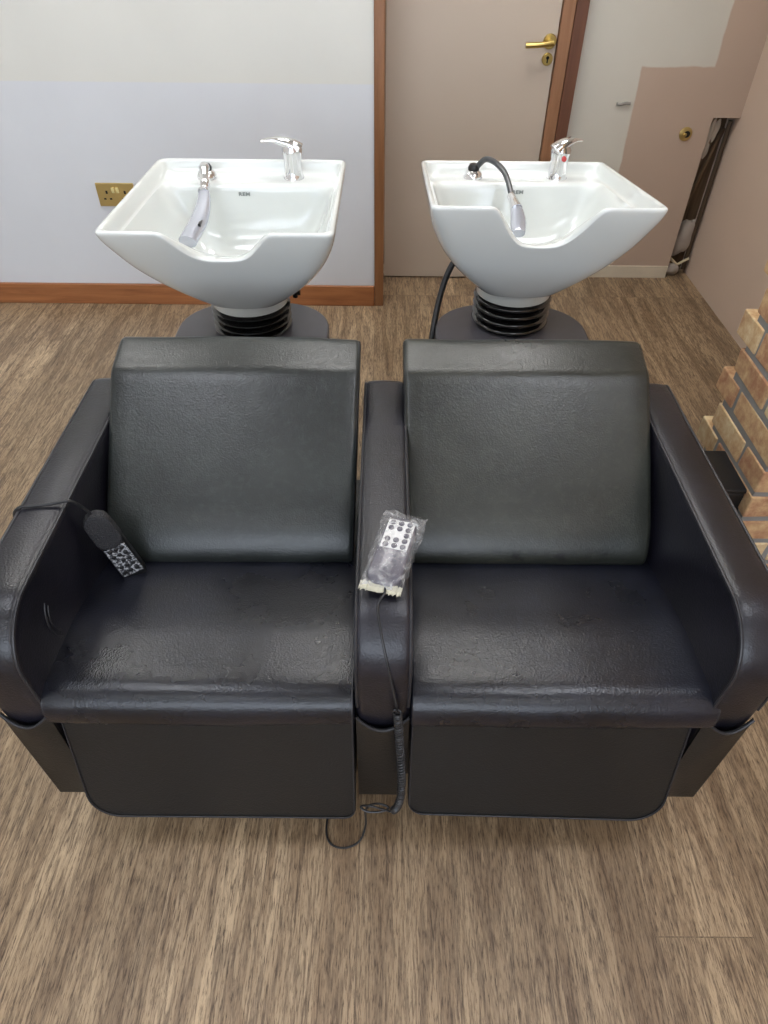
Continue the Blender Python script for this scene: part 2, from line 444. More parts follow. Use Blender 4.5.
def m_emit(name, col, s):
    m, nt, b = newmat(name)
    b.inputs['Base Color'].default_value = (.8,.8,.8,1)
    b.inputs['Emission Color'].default_value = col; b.inputs['Emission Strength'].default_value = s
    return m
M_led = m_emit('led diffuser', (1,.985,.96,1), 12.5)
M_led_mid = m_emit('led diffuser mid', (.88,.92,1,1), 8.0)
M_led_dim = m_emit('led diffuser dim', (.92,.96,1,1), 5.0)

# ------------------------------------------------------------ room
H = 2.6
XL, XR, YB, YW, YD = -2.3, 1.45, -2.6, 2.82, 3.13
struct(boxobj('floor', (XL, 1.75, YB, YD+.15, -.05, 0), M_floor))
struct(boxobj('ceiling', (XL-.1, 1.75, YB, YD+.2, H, H+.05), M_ceil))
struct(boxobj('wall_left', (XL-.1, XL, YB, YW+.1, 0, H), M_paint))
struct(boxobj('wall_right', (XR, XR+.1, YB, YD+.15, 0, H), M_plaster))
struct(boxobj('wall_back', (XL, -.045, YW, YW+.33, 0, H), M_wallW))
# wall beside the door with the broken hole in its corner
bm = bmesh.new()
box(bm, .742, 1.338, YD, YD+.03, 0, H); box(bm, 1.338, XR, YD, YD+.03, .676, H)
struct(finish('wall_right_of_door', bm, M_patch, smooth=False))
bm = bmesh.new()
box(bm, 1.25, 1.328, YD+.031, YD+.075, 0, H)
box(bm, -.045, XR, YD+.12, YD+.15, 0, H)
struct(finish('wall_cavity', bm, M_stud, smooth=False))
box_bm = bmesh.new(); box(box_bm, -.045, .742, YD-.02, YD+.119, 2.02, H)
struct(finish('wall_over_door', box_bm, M_paint, smooth=False))
# front wall with shop window opening (behind the camera)
bm = bmesh.new()
box(bm, XL-.1, XR+.1, YB-.1, YB, 0, .45); box(bm, XL-.1, XR+.1, YB-.1, YB, 2.3, H)
box(bm, XL-.1, XL+.25, YB-.1, YB, .45, 2.3); box(bm, XR-.25, XR+.1, YB-.1, YB, .45, 2.3)
struct(finish('wall_front', bm, M_paint, smooth=False))
bm = bmesh.new()
for x in (XL+.25, XL+1.25, XL+2.3, XR-.30): box(bm, x, x+.05, YB-.08, YB-.02, .45, 2.3)
box(bm, XL+.25, XR-.25, YB-.08, YB-.02, .45, .5); box(bm, XL+.25, XR-.25, YB-.08, YB-.02, 2.25, 2.3)
struct(finish('window_1', bm, M_white, smooth=False))

struct(boxobj('baseboard_back', (XL, -.045, YW-.016, YW-.0005, 0, .09), M_skirt, bevel=.004))
bm = bmesh.new(); box(bm, .745, 1.335, YD-.008, YD-.0005, 0, .055)
for f in list(bm.faces): pass
struct(finish('baseboard_right_of_door', bm, simple('smeared plaster', srgb(214,204,184), .7, vary=.15, vscale=12), smooth=False))
struct(boxobj('trim_1', (-.044, -.006, YW-.012, YD+.02, 0, 2.02), M_jamb, bevel=.003))
struct(boxobj('trim_2', (.648, .694, YD-.045, YD+.02, 0, 2.02), M_jambL, bevel=.003))
struct(boxobj('trim_3', (.695, .741, YD-.052, YD+.02, 0, 2.02), M_jambD, bevel=.003))

# door
door = boxobj('door_1', (-.003, .645, YD-.03, YD+.012, .006, 2.015), M_door, bevel=.002); struct(door)
bm = bmesh.new()
R = Matrix.Rotation(PI/2, 3, 'X')
lathe(bm, [(.025,0),(.025,.006),(.022,.009)], (.618, YD-.031, .935), 28, R)
lathe(bm, [(.009,0),(.009,.05)], (.618, YD-.031, .935), 16, R)
finish('door_handle', bm, M_brass, door)
bm = bmesh.new(); tube(bm, catmull([(.624,YD-.076,.936),(.60,YD-.078,.933),(.565,YD-.078,.93),(.522,YD-.076,.928)],4), .0095, 12)
finish('lever', bm, M_brass, door)
bm = bmesh.new(); lathe(bm, [(.021,0),(.021,.005),(.018,.008)], (.618, YD-.031, .878), 28, R)
esc = finish('lock_plate', bm, M_brass, door)
bm = bmesh.new(); lathe(bm, [(.006,0),(.006,.0092)], (.618, YD-.031, .883), 16, R); box(bm, .6155,.6205,YD-.0402,YD-.031,.866,.883)
finish('keyhole', bm, M_dark, esc)

# things in / on the right-hand back wall
bm = bmesh.new()
random.seed(3)
def chunk(bm, c, s, seed, ry=0.0):
    r = bmesh.ops.create_icosphere(bm, subdivisions=3, radius=1)
    rm = Matrix.Rotation(ry, 3, 'Y')
    for v in r['verts']:
        n = 1+.25*noise.noise(v.co*1.7+Vector((seed,)*3))
        v.co = rm @ Vector((v.co.x*s[0]*n, v.co.y*s[1]*n, v.co.z*s[2]*n)) + Vector(c)
chunk(bm, (1.395, YD+.065, .165), (.045,.03,.085), 1, .15)
tag(finish('plaster_lump', bm, M_debris), 'pale grey lump of broken plaster standing in the low corner of the wall hole', 'plaster')
bm = bmesh.new()
chunk(bm, (1.37, YD+.03, .028), (.03,.02,.027), 4)
tag(finish('plaster_chip', bm, M_debris), 'small plaster chip at the foot of the wall hole', 'plaster')
bm = bmesh.new(); tube(bm, [(1.352,YD+.045,.075),(1.39,YD+.03,.05),(1.435,YD+.02,.085)], .007, 6)
tag(finish('wood_splinter', bm, simple('pale splinter', srgb(205,190,160), .8)), 'pale wood splinter lying across the bottom of the wall hole', 'splinter')
bm = bmesh.new(); tube(bm, [(1.345+.006,YD+.09,.20),(1.43,YD+.085,.62)], .016, 8, flat=.6)
tag(finish('wood_batten', bm, M_stud), 'dark slanting wooden batten inside the wall hole', 'batten')
bm = bmesh.new(); tube(bm, [(1.432,YD+.05,.02),(1.436,YD+.05,.655)], .010, 8)
tag(finish('metal_pipe', bm, simple('dull pipe', srgb(96,80,64), .5, metal=.4)), 'thin brown pipe running up the right side of the wall hole', 'pipe')
bm = bmesh.new()
for k,(x,z,h) in enumerate(((1.362,.60,.07),(1.385,.62,.045),(1.365,.54,.03))):
    chunk(bm, (x, YD+.045, z), (.012,.006,h), 7+k, .1)
tag(finish('torn_paper', bm, simple('torn lining', srgb(190,180,165), .9)), 'torn pale paper shreds hanging at the top of the wall hole', 'paper')
t = thing('wall_port', 'small round brass socket set in the bare pink plaster left of the wall hole', 'wall port', (1.243, YD, .608))
bm = bmesh.new(); lathe(bm, [(.026,0),(.026,.004),(.02,.007)], (1.243, YD-.0005, .616), 28, R); keep(finish('rim', bm, M_brassplate), t)
bm = bmesh.new(); lathe(bm, [(.0125,0),(.0125,.0085)], (1.247, YD-.0005, .616), 24, R); keep(finish('hole', bm, M_dark), t)
bm = bmesh.new(); lathe(bm, [(.007,0),(.007,.011),(.005,.0125)], (1.239, YD-.0005, .615), 16, R); keep(finish('core', bm, M_brass), t)
bm = bmesh.new(); tube(bm, [(.985,YD-.0065,.725),(.968,YD-.0065,.727),(.945,YD-.007,.722),(.93,YD-.0065,.724)], .0055, 8)
tag(finish('wall_plug', bm, simple('nail grey', srgb(150,146,138), .6)), 'thin grey nail lying against the pale wall left of the pink plaster patch', 'nail')

# double socket on the white wall
sock = thing('double_socket', 'brass double power socket on the white wall behind the left basin', 'socket', (-1.067, YW, .43))
zc = .458
pl = keep(boxobj('face_plate', (-1.142,-.992,YW-.008,YW-.0006,zc-.044,zc+.044), M_brassplate, bevel=.003), sock)
for dx in (-.036, .036):
    bm = bmesh.new()
    box(bm, -1.067+dx-.004,-1.067+dx+.004,YW-.0085,YW-.0078,zc+.004,zc+.016)
    box(bm, -1.067+dx-.016,-1.067+dx-.007,YW-.0085,YW-.0078,zc-.018,zc-.012)
    box(bm, -1.067+dx+.007,-1.067+dx+.016,YW-.0085,YW-.0078,zc-.018,zc-.012)
    keep(finish('outlet_holes', bm, M_dark, smooth=False), sock)
for dx in (-.009, .009):
    bm = bmesh.new(); box(bm, -1.067+dx-.006,-1.067+dx+.006,YW-.012,YW-.008,zc+.008,zc+.028)
    keep(finish('switch', bm, M_brassbright, bevel=.0015), sock)

# brick pillar with toothed rear edge
PX, PY0, PY1 = .842, 1.15, 1.43
pil = struct(boxobj('wall_brick', (PX+.003, XR-.001, PY0+.004, PY1-.012, 0, H-.002), M_mortar))
bm = bmesh.new(); tone = bm.faces.layers.float.new('tone')
def brick(x0,x1,y0,y1,z0,z1):
    n0 = len(bm.verts); vs = box(bm,x0,x1,y0,y1,z0,z1)
    j = .0022
    for v in vs: v.co += Vector((random.uniform(-j,j),random.uniform(-j,j),random.uniform(-j,j)))
    tn = random.random()
    for f in {f for v in vs for f in v.link_faces}: f[tone] = tn
z = .0; i = 0
while z < H-.07:
    z0, z1 = z+.006, z+.066
    if i % 2 == 0:   # stretcher on the side face, then a short closer
        brick(PX,PX+.10,PY0,PY0+.212,z0,z1); brick(PX,PX+.1,PY0+.224,PY1+.045,z0,z1)
        x = PX+.112
    else:
        brick(PX,PX+.212,PY0,PY0+.10,z0,z1); brick(PX,PX+.1,PY0+.112,PY1,z0,z1)
        x = PX+.224
    while x < XR-.03:
        x2 = min(x+.212, XR-.003); brick(x,x2,PY0,PY0+.1,z0,z1); x = x2+.012
    z += .075; i += 1
bo = finish('brickwork', bm, M_brick, pil, smooth=True, bevel=.004)

# black box between armrest and pillar
bb = thing('black_box', 'small matt black box on the floor between the right armrest and the brick pillar', 'box', (.75,1.25,0))
keep(boxobj('box_body', (.655,.855,1.18,1.325,.001,.352), M_black, bevel=.006), bb)
keep(boxobj('box_lid', (.652,.858,1.177,1.328,.353,.365), M_black, bevel=.004), bb)

# ceiling lamps
for (x, y, hw, m, wh) in ((-1.35,2.2,.17,M_led,'over the brass wall socket'),(-.13,2.2,.17,M_led,'over the gap between the basins'),(.60,2.2,.17,M_led,'in front of the door'),
                  (-.95,.55,.28,M_led_mid,'over the left armrest'),(.75,.55,.28,M_led_mid,'over the right armrest'),(-.95,-1.3,.28,M_led_dim,'behind the camera on the left'),(.75,-1.3,.28,M_led_dim,'behind the camera on the right')):
    t = thing('ceiling_light', 'white ceiling panel light '+wh, 'ceiling light', (x,y,H))
    bm = bmesh.new(); a, b2 = hw, .28
    box(bm, x-a-.02,x+a+.02,y-b2-.02,y-b2,H-.018,H-.0005); box(bm, x-a-.02,x+a+.02,y+b2,y+b2+.02,H-.018,H-.0005)
    box(bm, x-a-.02,x-a,y-b2,y+b2,H-.018,H-.0005); box(bm, x+a,x+a+.02,y-b2,y+b2,H-.018,H-.0005)
    keep(finish('lamp_frame', bm, M_white, smooth=False), t)
    keep(boxobj('diffuser', (x-a+.001,x+a-.001,y-b2+.001,y+b2-.001,H-.014,H-.001), m), t)

# ------------------------------------------------------------ two seat backwash unit
sofa = thing('backwash_seat', 'black leatherette two-seat salon wash bench with three armrests on wood floor', 'salon chair', (0,.9,0))
def S(o, parent=None):
    if parent is None: return keep(o, sofa)
    o.parent = parent; return o

def arc(cy, cz, r, a0, a1, n=8):
    return [(cy+r*math.cos(math.radians(a0+(a1-a0)*i/n)), cz+r*math.sin(math.radians(a0+(a1-a0)*i/n))) for i in range(n+1)]

def seg(p, q, n):
    return [(p[0]+(q[0]-p[0])*i/n, p[1]+(q[1]-p[1])*i/n) for i in range(n)]

ARM_TOP = .612; AY0, AY1 = .568, 1.256
def arm_profile():
    p = seg((AY0+.012,.12),(AY0+.006,.36),5) + seg((AY0+.006,.36),(AY0,.50),4)
    p += arc(AY0+.098, ARM_TOP-.098, .098, 182, 92, 12)
    p += seg((AY0+.11,ARM_TOP),(AY1-.03,ARM_TOP),10)
    p += arc(AY1-.03, ARM_TOP-.03, .03, 90, 0, 5)
    p += seg((AY1,ARM_TOP-.035),(AY1,.12),5) + seg((AY1,.12),(AY0+.012,.12),6)
    return p
AP = arm_profile()
def make_arm(x0, x1):
    # the outer side of the end arms draws in slightly towards the floor
    mid = (x0+x1)/2
    def flare(bm):
        if abs(mid) < .1: return bm
        for v in bm.verts:
            if v.co.z < .42:
                u = (v.co.x-x0)/(x1-x0); u = 1-u if mid < 0 else u
                v.co.x -= math.copysign(.008*u*(.42-v.co.z)/.30, mid)
        return bm
    a = S(finish('armrest', flare(cushion(AP, x0, x1, .012, crown=.003, wr=.0012, steps=6, seed=x0*10)), M_arm, smooth=True, angle=60))
    # piping along the two edges of the top/front
    path = [p for p in AP[:9+13+10+6+2] if p[1] > .40]
    for x in (x0+.0035, x1-.0035):
        bm = bmesh.new()
        off = offset_profile(AP, .0025)
        idx = [i for i,p in enumerate(AP[:40]) if p[1] > .405]
        tube(bm, [(x, off[i].x, off[i].y) for i in idx], .0028, 8)
        S(finish('piping', bm, M_pipe), a)
    # pocket panel on the lower front, its top edge sagging
    bm = bmesh.new(); n = 14; cols = []
    for i in range(n+1):
        u = i/n; x = x0+.001+(x1-x0-.002)*u
        sag = .026*math.sin(PI*u)**.8
        ztop = .405 - sag; bow = .010*math.sin(PI*u)
        col = []
        for kz in range(7):
            w = kz/6; zz = .121+(ztop-.121)*w
            y = AY0+.004 - (.003 + bow*w*w)
            col.append((bm.verts.new((x,y,zz)), bm.verts.new((x,y+.0045,zz))))
        cols.append(col)
    for i in range(n):
        for kz in range(6):
            for s in (0,1): bm.faces.new([cols[i][kz][s],cols[i+1][kz][s],cols[i+1][kz+1][s],cols[i][kz+1][s]])
        bm.faces.new([cols[i][6][0],cols[i+1][6][0],cols[i+1][6][1],cols[i][6][1]])
        bm.faces.new([cols[i][0][0],cols[i+1][0][0],cols[i+1][0][1],cols[i][0][1]])
    for c in (cols[0],cols[n]):
        for kz in range(6): bm.faces.new([c[kz][0],c[kz+1][0],c[kz+1][1],c[kz][1]])
    pk = S(finish('pocket_panel', flare(bm), M_panel, angle=50), a)
    bm = bmesh.new(); tube(bm, [((c[6][0].co if False else Vector((x0+.001+(x1-x0-.002)*i/n, AY0+.004-(.003+.010*math.sin(PI*i/n)), .405-.026*math.sin(PI*i/n)**.8)))) for i,c in enumerate(cols)], .0026, 8)
    S(finish('pocket_piping', flare(bm), M_pipe), a)
    return a
armL = make_arm(-.618, -.538)
armC = make_arm(-.0415, .047)
armR = make_arm(.5265, .606)
# stitched double arc on the inner face of the left arm
bm = bmesh.new()
for rr in (.045, .033):
    pts = [(-.5372, .70-rr*math.cos(math.radians(a))*.75+.0, .505+rr*1.15*math.sin(math.radians(a))) for a in range(-62, 63, 8)]
    tube(bm, pts, .0016, 8)
S(finish('embossed_arcs', bm, M_pipe), armL)

# body under the seats + plinths
S(boxobj('seat_base', (-.537,-.046,.605,1.2,.13,.37), M_panel, bevel=.004))
S(boxobj('seat_base', (.043,.522,.605,1.2,.13,.37), M_panel, bevel=.004))
S(boxobj('plinth', (-.56,-.07,.72,1.2,.0,.13), M_black, bevel=.004))
S(boxobj('plinth', (.07,.54,.72,1.2,.0,.13), M_black, bevel=.004))

def seat_profile():
    p = arc(.588, .399, .026, 250, 180, 4)
    p += arc(.602, .412, .040, 178, 98, 8)
    p += seg((.605,.453),(.72,.447),4) + seg((.72,.447),(.95,.402),6) + seg((.95,.402),(1.0,.392),2)
    p += arc(.99,.385,.015,40,-80,3) + seg((.97,.372),(.62,.378),6)
    return p
SP = seat_profile()
for (x0,x1) in ((-.543,-.0425),(.048,.543)):
    st = S(finish('seat', cushion(SP, x0, x1, .006, crown=.003, wr=.002, steps=16, seed=x0*7+3), M_seat, angle=60))
    bm = bmesh.new(); off = offset_profile(SP, .002)
    for x in (x0+.004, x1-.004):
        tube(bm, [(x, off[i].x, off[i].y) for i in range(3, 24)], .0022, 6)
    S(finish('seam', bm, M_pipe), st)

def back_profile():
    pts = [(.924,.396),(.901,.409),(.898,.435),(.924,.480),(.98,.532),(1.05,.592),(1.12,.652),(1.146,.674),(1.163,.684),(1.186,.690),(1.225,.700),(1.248,.703),(1.262,.694),(1.262,.670),
           (1.20,.610),(1.10,.50),(1.02,.425),(.98,.405),(.95,.403)]
    return [(p.x, p.y) for p in catmull([(a,b,0) for a,b in pts], 4, closed=True)]
BP = back_profile()
for (x0,x1,mt) in ((-.540,-.0478,M_back),(.0385,.526,M_backR)):
    zoff = 0
    def taper(bm):
        for v in bm.verts:
            k = 1-.04*max(0, min(1, (.68-v.co.z)/.28)); v.co.x = (x0+x1)/2+(v.co.x-(x0+x1)/2)*k
        return bm
    b = S(finish('backrest', taper(cushion(BP, x0, x1, .011, crown=.003, wr=.0025, steps=16, seed=x0*5+1)), mt, angle=70))
    for x in (x0+.004, x1-.004):
        bm = bmesh.new(); off = offset_profile(BP, .006)
        tube(bm, [(x, off[i].x, off[i].y) for i in range(2, 52)], .0028, 8)
        S(finish('piping', taper(bm), M_pipe), b)

def leg_rest(x0, x1, rl, rr, lift=0.0):
    """hanging leg rest panel with rounded lower corners; local (x, t) -> y,z"""
    top, bot = .374, .118
    out = [(x0,top)]
    for i in range(9): a = PI + PI/2*i/8; out.append((x0+rl+rl*math.cos(a), bot+lift+rl+rl*math.sin(a)))
    for i in range(9): a = -PI/2 + PI/2*i/8; out.append((x1-rr+rr*math.cos(a), bot+rr+rr*math.sin(a)))
    out.append((x1,top))
    f = lambda z: .581-.056*((top-z)/(top-bot))**1.1
    bm = bmesh.new()
    fr = [bm.verts.new((x, f(z), z)) for x,z in out]
    bk = [bm.verts.new((x, f(z)+.028, z+.003)) for x,z in out]
    bm.faces.new(fr); bm.faces.new(bk[::-1]); n = len(out)
    for i in range(n): bm.faces.new([fr[i],bk[i],bk[(i+1)%n],fr[(i+1)%n]])
    o = S(finish('leg_rest', bm, M_panel, bevel=.005))
    bm = bmesh.new(); cx=(x0+x1)/2; tube(bm, [(x+(.003 if x<cx else -.003), f(z)-.0006, z+(.003 if z<.2 else 0)) for x,z in out], .0016, 6)
    S(finish('seam', bm, M_pipe), o)
leg_rest(-.535,-.0445,.055,.02)
for xa, xb in ((-.5375,-.49),(.47,.526)):
    S(boxobj('side_cheek', (xa,xb,.584,.66,.122,.374), M_panel, bevel=.003))
leg_rest(.050,.521,.03,.055,.012)

# ------------------------------------------------------------ basins
def make_basin(xc, yf, zf, tilt, label, lever_dir, right):
    py = 1.72 if not right else 1.76
    root = thing('wash_basin', label, 'wash basin', (xc, py, 0), group='salon wash basins')
    T = Matrix.Translation((xc, yf, zf)) @ Matrix.Rotation(-math.radians(tilt), 4, 'X')
    W, Lr, D = .254, .56, .255
    NS = 44
    cols = []
    for s in range(4):
        for i in range(NS):
            u = -1+2*i/NS
            cols.append([(u,-1),(1,u),(-u,1),(-1,-u)][s])
    def pt(c, hx, y0, y1, n):
        r = (abs(c[0])**n+abs(c[1])**n)**(1/n)
        return c[0]/r*hx, (y0+y1)/2+c[1]/r*(y1-y0)/2
    def sm(t): t = max(0,min(1,t)); return t*t*(3-2*t)
    def notch(c):
        if c[1] > -.999: return 0
        return sm(1-min(1, abs(c[0])*W/.122)**2.0)
    SN = .29 if not right else .37
    def fr(s): return .19*s**1.2
    rings = []
    bm = bmesh.new()
    # outer, from bottom to rim
    for t in [1,.985,.96,.92,.86,.78,.70,.61,.52,.43,.34,.26,.19,.13,.08,.04,.015]:
        ring = []
        for c in cols:
            s0 = SN*notch(c); s = s0+(1-s0)*t
            k = 1-s**1.85
            hx = .095+(W-.095)*k
            yb = .41+(Lr-.41)*(1-s**1.7)
            n = 3.2+13*max(0,(1-s))**1.0+22*max(0,1-s/.25)**2
            x, y = pt(c, hx, fr(s), yb, n)
            ring.append(bm.verts.new(T @ Vector((x,y,-D*s))))
        rings.append(ring)
    # rim and inside
    inner = [(.0,.001,.559,.253,34,0),(.003,.004,.556,.250,34,.004),(.003,.010,.550,.244,32,.009),(-.001,.014,.546,.240,30,.013),(-.012,.016,.544,.238,26,.015),
             (-.026,.018,.542,.235,22,.017),(-.031,.020,.528,.232,18,.018),(-.032,.022,.48,.228,16,.019),(-.033,.024,.463,.227,15,.020),(-.040,.026,.455,.225,14,.022)]
    for i in range(1, 13):
        a = i/12
        zz = -.040-.165*math.sin(a*PI/2)
        kk = math.cos(a*PI/2)
        inner.append((zz, .028+(1-kk)*.19, .455-(1-kk)*.07, .075+.148*kk**.8, 2.6+8*kk, .026))
    for j,(z,y0,y1,hx,n,th) in enumerate(inner):
        ring = []
        for c in cols:
            nn = notch(c)
            zl = -D*SN*nn
            z2 = min(z, zl + (z if j < 4 else -.002*(j-3))) if nn > 0 else z
            s = min(1, max(0, -z2/D)); w2 = th*(1+1.3*nn)
            hxo = .095+(W-.095)*(1-s**1.85)-w2; ybo = .41+(Lr-.41)*(1-s**1.7)-w2
            x, y = pt(c, min(hx, hxo) if j else hx, max(y0, fr(s)+w2) if j else fr(s)+.001, min(y1, ybo) if j else y1, n)
            ring.append(bm.verts.new(T @ Vector((x,y,z2))))
        rings.append(ring)
    M = len(cols)
    for i in range(len(rings)-1):
        for k in range(M):
            bm.faces.new([rings[i][k],rings[i][(k+1)%M],rings[i+1][(k+1)%M],rings[i+1][k]])
    bm.faces.new(rings[0]); bm.faces.new(rings[-1])
    bowl = keep(finish('bowl', bm, M_ceramic, sub=1), root)
    # drain
    bm = bmesh.new(); lathe(bm, [(.024,-.2035),(.024,-.201),(.016,-.2)], (0,0,0), 28, None)
    bmesh.ops.transform(bm, matrix=T @ Matrix.Translation((0,.30,0)), verts=bm.verts)
    finish('drain', bm, M_chrome_dark, bowl)
    # printed mark on the bowl's rear wall
    cu = bpy.data.curves.new('mark', 'FONT'); cu.body = 'REM'; cu.size = .0115; cu.align_x = 'CENTER'; cu.extrude = .0002; cu.space_character = 1.15; cu.offset = .0006
    to = bpy.data.objects.new('mark', cu); COL.objects.link(to)
    dg = bpy.context.evaluated_depsgraph_get(); me = bpy.data.meshes.new_from_object(to.evaluated_get(dg)); COL.objects.unlink(to); bpy.data.objects.remove(to)
    bm = bmesh.new(); bm.from_mesh(me)
    MX = T @ Matrix.Translation((-.012 if not right else .006, .4515, -.060)) @ Matrix.Rotation(math.radians(84), 4, 'X') @ Matrix.Scale(1.3, 4, (1,0,0))
    bmesh.ops.transform(bm, matrix=MX, verts=bm.verts)
    me.materials.clear()
    finish('printed_mark', bm, M_ink, bowl, smooth=False)
    # white neck, bellows, pedestal
    bz = (T @ Vector((0,.30,-D))).z
    cx, cy = xc, py
    ptop = .48
    bm = bmesh.new(); lathe(bm, [(.100,bz+.02),(.100,bz-.024),(.090,bz-.030)], (cx,cy,0), 48)
    keep(finish('neck', bm, M_ceramic), root)
    prof = []; nf = 4; h0, h1 = bz-.026, ptop+.002
    for i in range(nf):
        a = h0+(h1-h0)*i/nf; d = (h1-h0)/nf
        prof += [(.088,a),(.101,a+d*.22),(.106,a+d*.42),(.104,a+d*.6),(.092,a+d*.88)]
    prof.append((.092,h1))
    bm = bmesh.new(); lathe(bm, prof, (cx,cy,0), 48)
    bl = keep(finish('rubber_bellows', bm, M_rubber, sub=0, angle=80), root)
    bm = bmesh.new(); out = []
    x0, x1, y0, y1 = xc-.208, xc+.208, 1.285, 1.865
    rad = .15
    out += [(x0,y0),(x1,y0)]
    for i in range(11): a = PI/2*i/10; out.append((x1-rad+rad*math.cos(a), y1-rad+rad*math.sin(a)))
    for i in range(11): a = PI/2+PI/2*i/10; out.append((x0+rad+rad*math.cos(a), y1-rad+rad*math.sin(a)))
    lo = [bm.verts.new((x,y,0)) for x,y in out]; hi = [bm.verts.new((x,y,ptop)) for x,y in out]
    bm.faces.new(lo[::-1]); bm.faces.new(hi)
    for i in range(len(out)): bm.faces.new([lo[i],lo[(i+1)%len(out)],hi[(i+1)%len(out)],hi[i]])
    keep(finish('pedestal', bm, M_ped, bevel=.006), root)
    # water valve on the underside
    bm = bmesh.new(); vx, vy = xc+.112, cy+.03
    tube(bm, [(vx-.03,vy,bz-.010),(vx,vy,bz-.012),(vx+.02,vy,bz-.012)], [.007,.009,.012], 10)
    tube(bm, [(vx+.005,vy,bz-.03),(vx+.005,vy,bz+.012)], .007, 8)
    keep(finish('water_valve', bm, M_rubber), root)
    # mixer tap on the rear deck
    TD = lambda p: T @ Vector(p)
    tx = .115 if not right else .118
    tap = thing('mixer_tap', '', '', (0,0,0)); del tap['label']; del tap['category']
    base = TD((tx, .512, -.032))
    bm = bmesh.new()
    lathe(bm, [(.028,0),(.028,.004),(.025,.009),(.024,.02),(.0235,.048),(.026,.062),(.027,.071),(.022,.081),(.010,.087)], base, 32)
    body = finish('mixer_tap', bm, M_chrome); 
    bpy.data.objects.remove(tap)
    keep(body, root); body.name = 'mixer_tap'
    ld = Vector(lever_dir).normalized(); ll = 1.0 if not right else .72
    bm = bmesh.new(); top = Vector(base)+Vector((0,0,.073))
    pts = catmull([top-ld*.016+Vector((0,0,-.006)), top+Vector((0,0,.008)), top+ld*.03*ll+Vector((0,0,.018)), top+ld*.055*ll+Vector((0,0,.021)), top+ld*.080*ll+Vector((0,0,.018))], 4)
    n = len(pts); rs = [ .026*(1-i/(n-1))+.008*(i/(n-1)) for i in range(n)]
    fl = [ .9*(1-i/(n-1))+.35*(i/(n-1)) for i in range(n)]
    tube(bm, pts, rs, 14, flat=fl)
    lv = finish('lever', bm, M_chrome, sub=1); lv.parent = body
    if right:
        bm = bmesh.new(); lathe(bm, [(.0065,0),(.0065,.003),(.004,.004)], Vector(base)+Vector((.006,-.0250,.056)), 16, R)
        o = finish('temperature_dot', bm, M_red); o.parent = body
    # hand shower
    hx = -.115 if not right else -.112
    hb = TD((hx, .50, -.032))
    bm = bmesh.new(); lathe(bm, [(.026,0),(.026,.008),(.022,.016),(.014,.022)], hb, 28)
    holder = keep(finish('shower_holder', bm, M_chrome), root)
    bm = bmesh.new(); lathe(bm, [(.015,.0),(.016,.008),(.012,.016),(.007,.018)], Vector(hb)+Vector((0,0,.02)), 20)
    o = finish('cap', bm, M_black); o.parent = holder
    if not right:
        p0 = Vector(hb)+Vector((0,-.006,.028))
        pts = catmull([p0, p0+Vector((.006,-.035,.010)), p0+Vector((.012,-.075,-.012)), p0+Vector((.012,-.10,-.026))], 4)
        bm = bmesh.new(); tube(bm, pts, [.012-.002*math.sin(i*1.3) for i in range(len(pts))], 14)
        keep(finish('shower_stem', bm, M_chrome), root)
        q = pts[-1]
        hp = catmull([q, q+Vector((.006,-.05,-.014)), q+Vector((.004,-.11,-.032)), q+Vector((-.006,-.175,-.046)), q+Vector((-.010,-.198,-.052))], 5)
        n = len(hp); rs = [.014+.009*min(1,i/10) for i in range(n)]; rs[-1] = .016
        bm = bmesh.new(); tube(bm, hp, rs, 16, flat=.7)
        sh = keep(finish('spray_head', bm, M_clearplastic), root)
        bm = bmesh.new(); lathe(bm, [(.014,0),(.0145,.006),(.013,.010)], q+Vector((0,-.002,0)), 16, Matrix.Rotation(PI/2,3,'X'))
        o = finish('collar', bm, M_chrome_dark); o.parent = sh
        bm = bmesh.new(); box(bm, -.003,.003,-.018,.018,-.003,.003); bmesh.ops.translate(bm, verts=bm.verts, vec=hp[12]+Vector((.014,0,.011)))
        o = finish('spray_button', bm, M_black, smooth=False); o.parent = sh
    else:
        p0 = Vector(hb)+Vector((.008,-.002,.03))
        e = Vector((.324,1.812,.794))
        pts = catmull([p0, p0+Vector((.020,-.012,.022)), p0+Vector((.044,-.045,.022)), p0+Vector((.066,-.09,.006)), e], 5)
        bm = bmesh.new(); tube(bm, pts, .0075, 12)
        keep(finish('shower_hose', bm, simple('grey hose', srgb(62,64,68), .3, coat=.4)), root)
        c2 = e+Vector((.007,-.045,-.012))
        bm = bmesh.new(); tube(bm, catmull([e+Vector((-.003,.008,.004)), e+Vector((.003,-.02,-.004)), c2],3), [.010,.011,.011,.012,.014,.015,.016], 14)
        keep(finish('hose_connector', bm, M_chrome), root)
        bm = bmesh.new(); hp = catmull([c2, c2+Vector((.001,-.03,-.012)), c2+Vector((-.001,-.060,-.022)), c2+Vector((-.003,-.082,-.028))],4)
        tube(bm, hp, [.016+.004*math.sin(PI*i/(len(hp)-1)) for i in range(len(hp))], 14, flat=.7)
        keep(finish('spray_head', bm, M_clearplastic), root)
    return root
make_basin(-.361, 1.428, .844, 1.5, 'white ceramic wash basin in front of the brass socket wall, no black hose', (-1,-.1,.0), False)
bR = make_basin(.350, 1.478, .885, 7.0, 'white ceramic wash basin in front of the door, with black shower hose', (.85,.25,.0), True)
# supply hose behind the right basin
bm = bmesh.new(); tube(bm, catmull([(.215,1.83,.66),(.178,1.82,.60),(.150,1.78,.52),(.128,1.70,.40),(.120,1.66,.2),(.120,1.70,.02),(.13,1.85,.008)],6), .0085, 10)
keep(finish('supply_hose', bm, M_cord), bR)

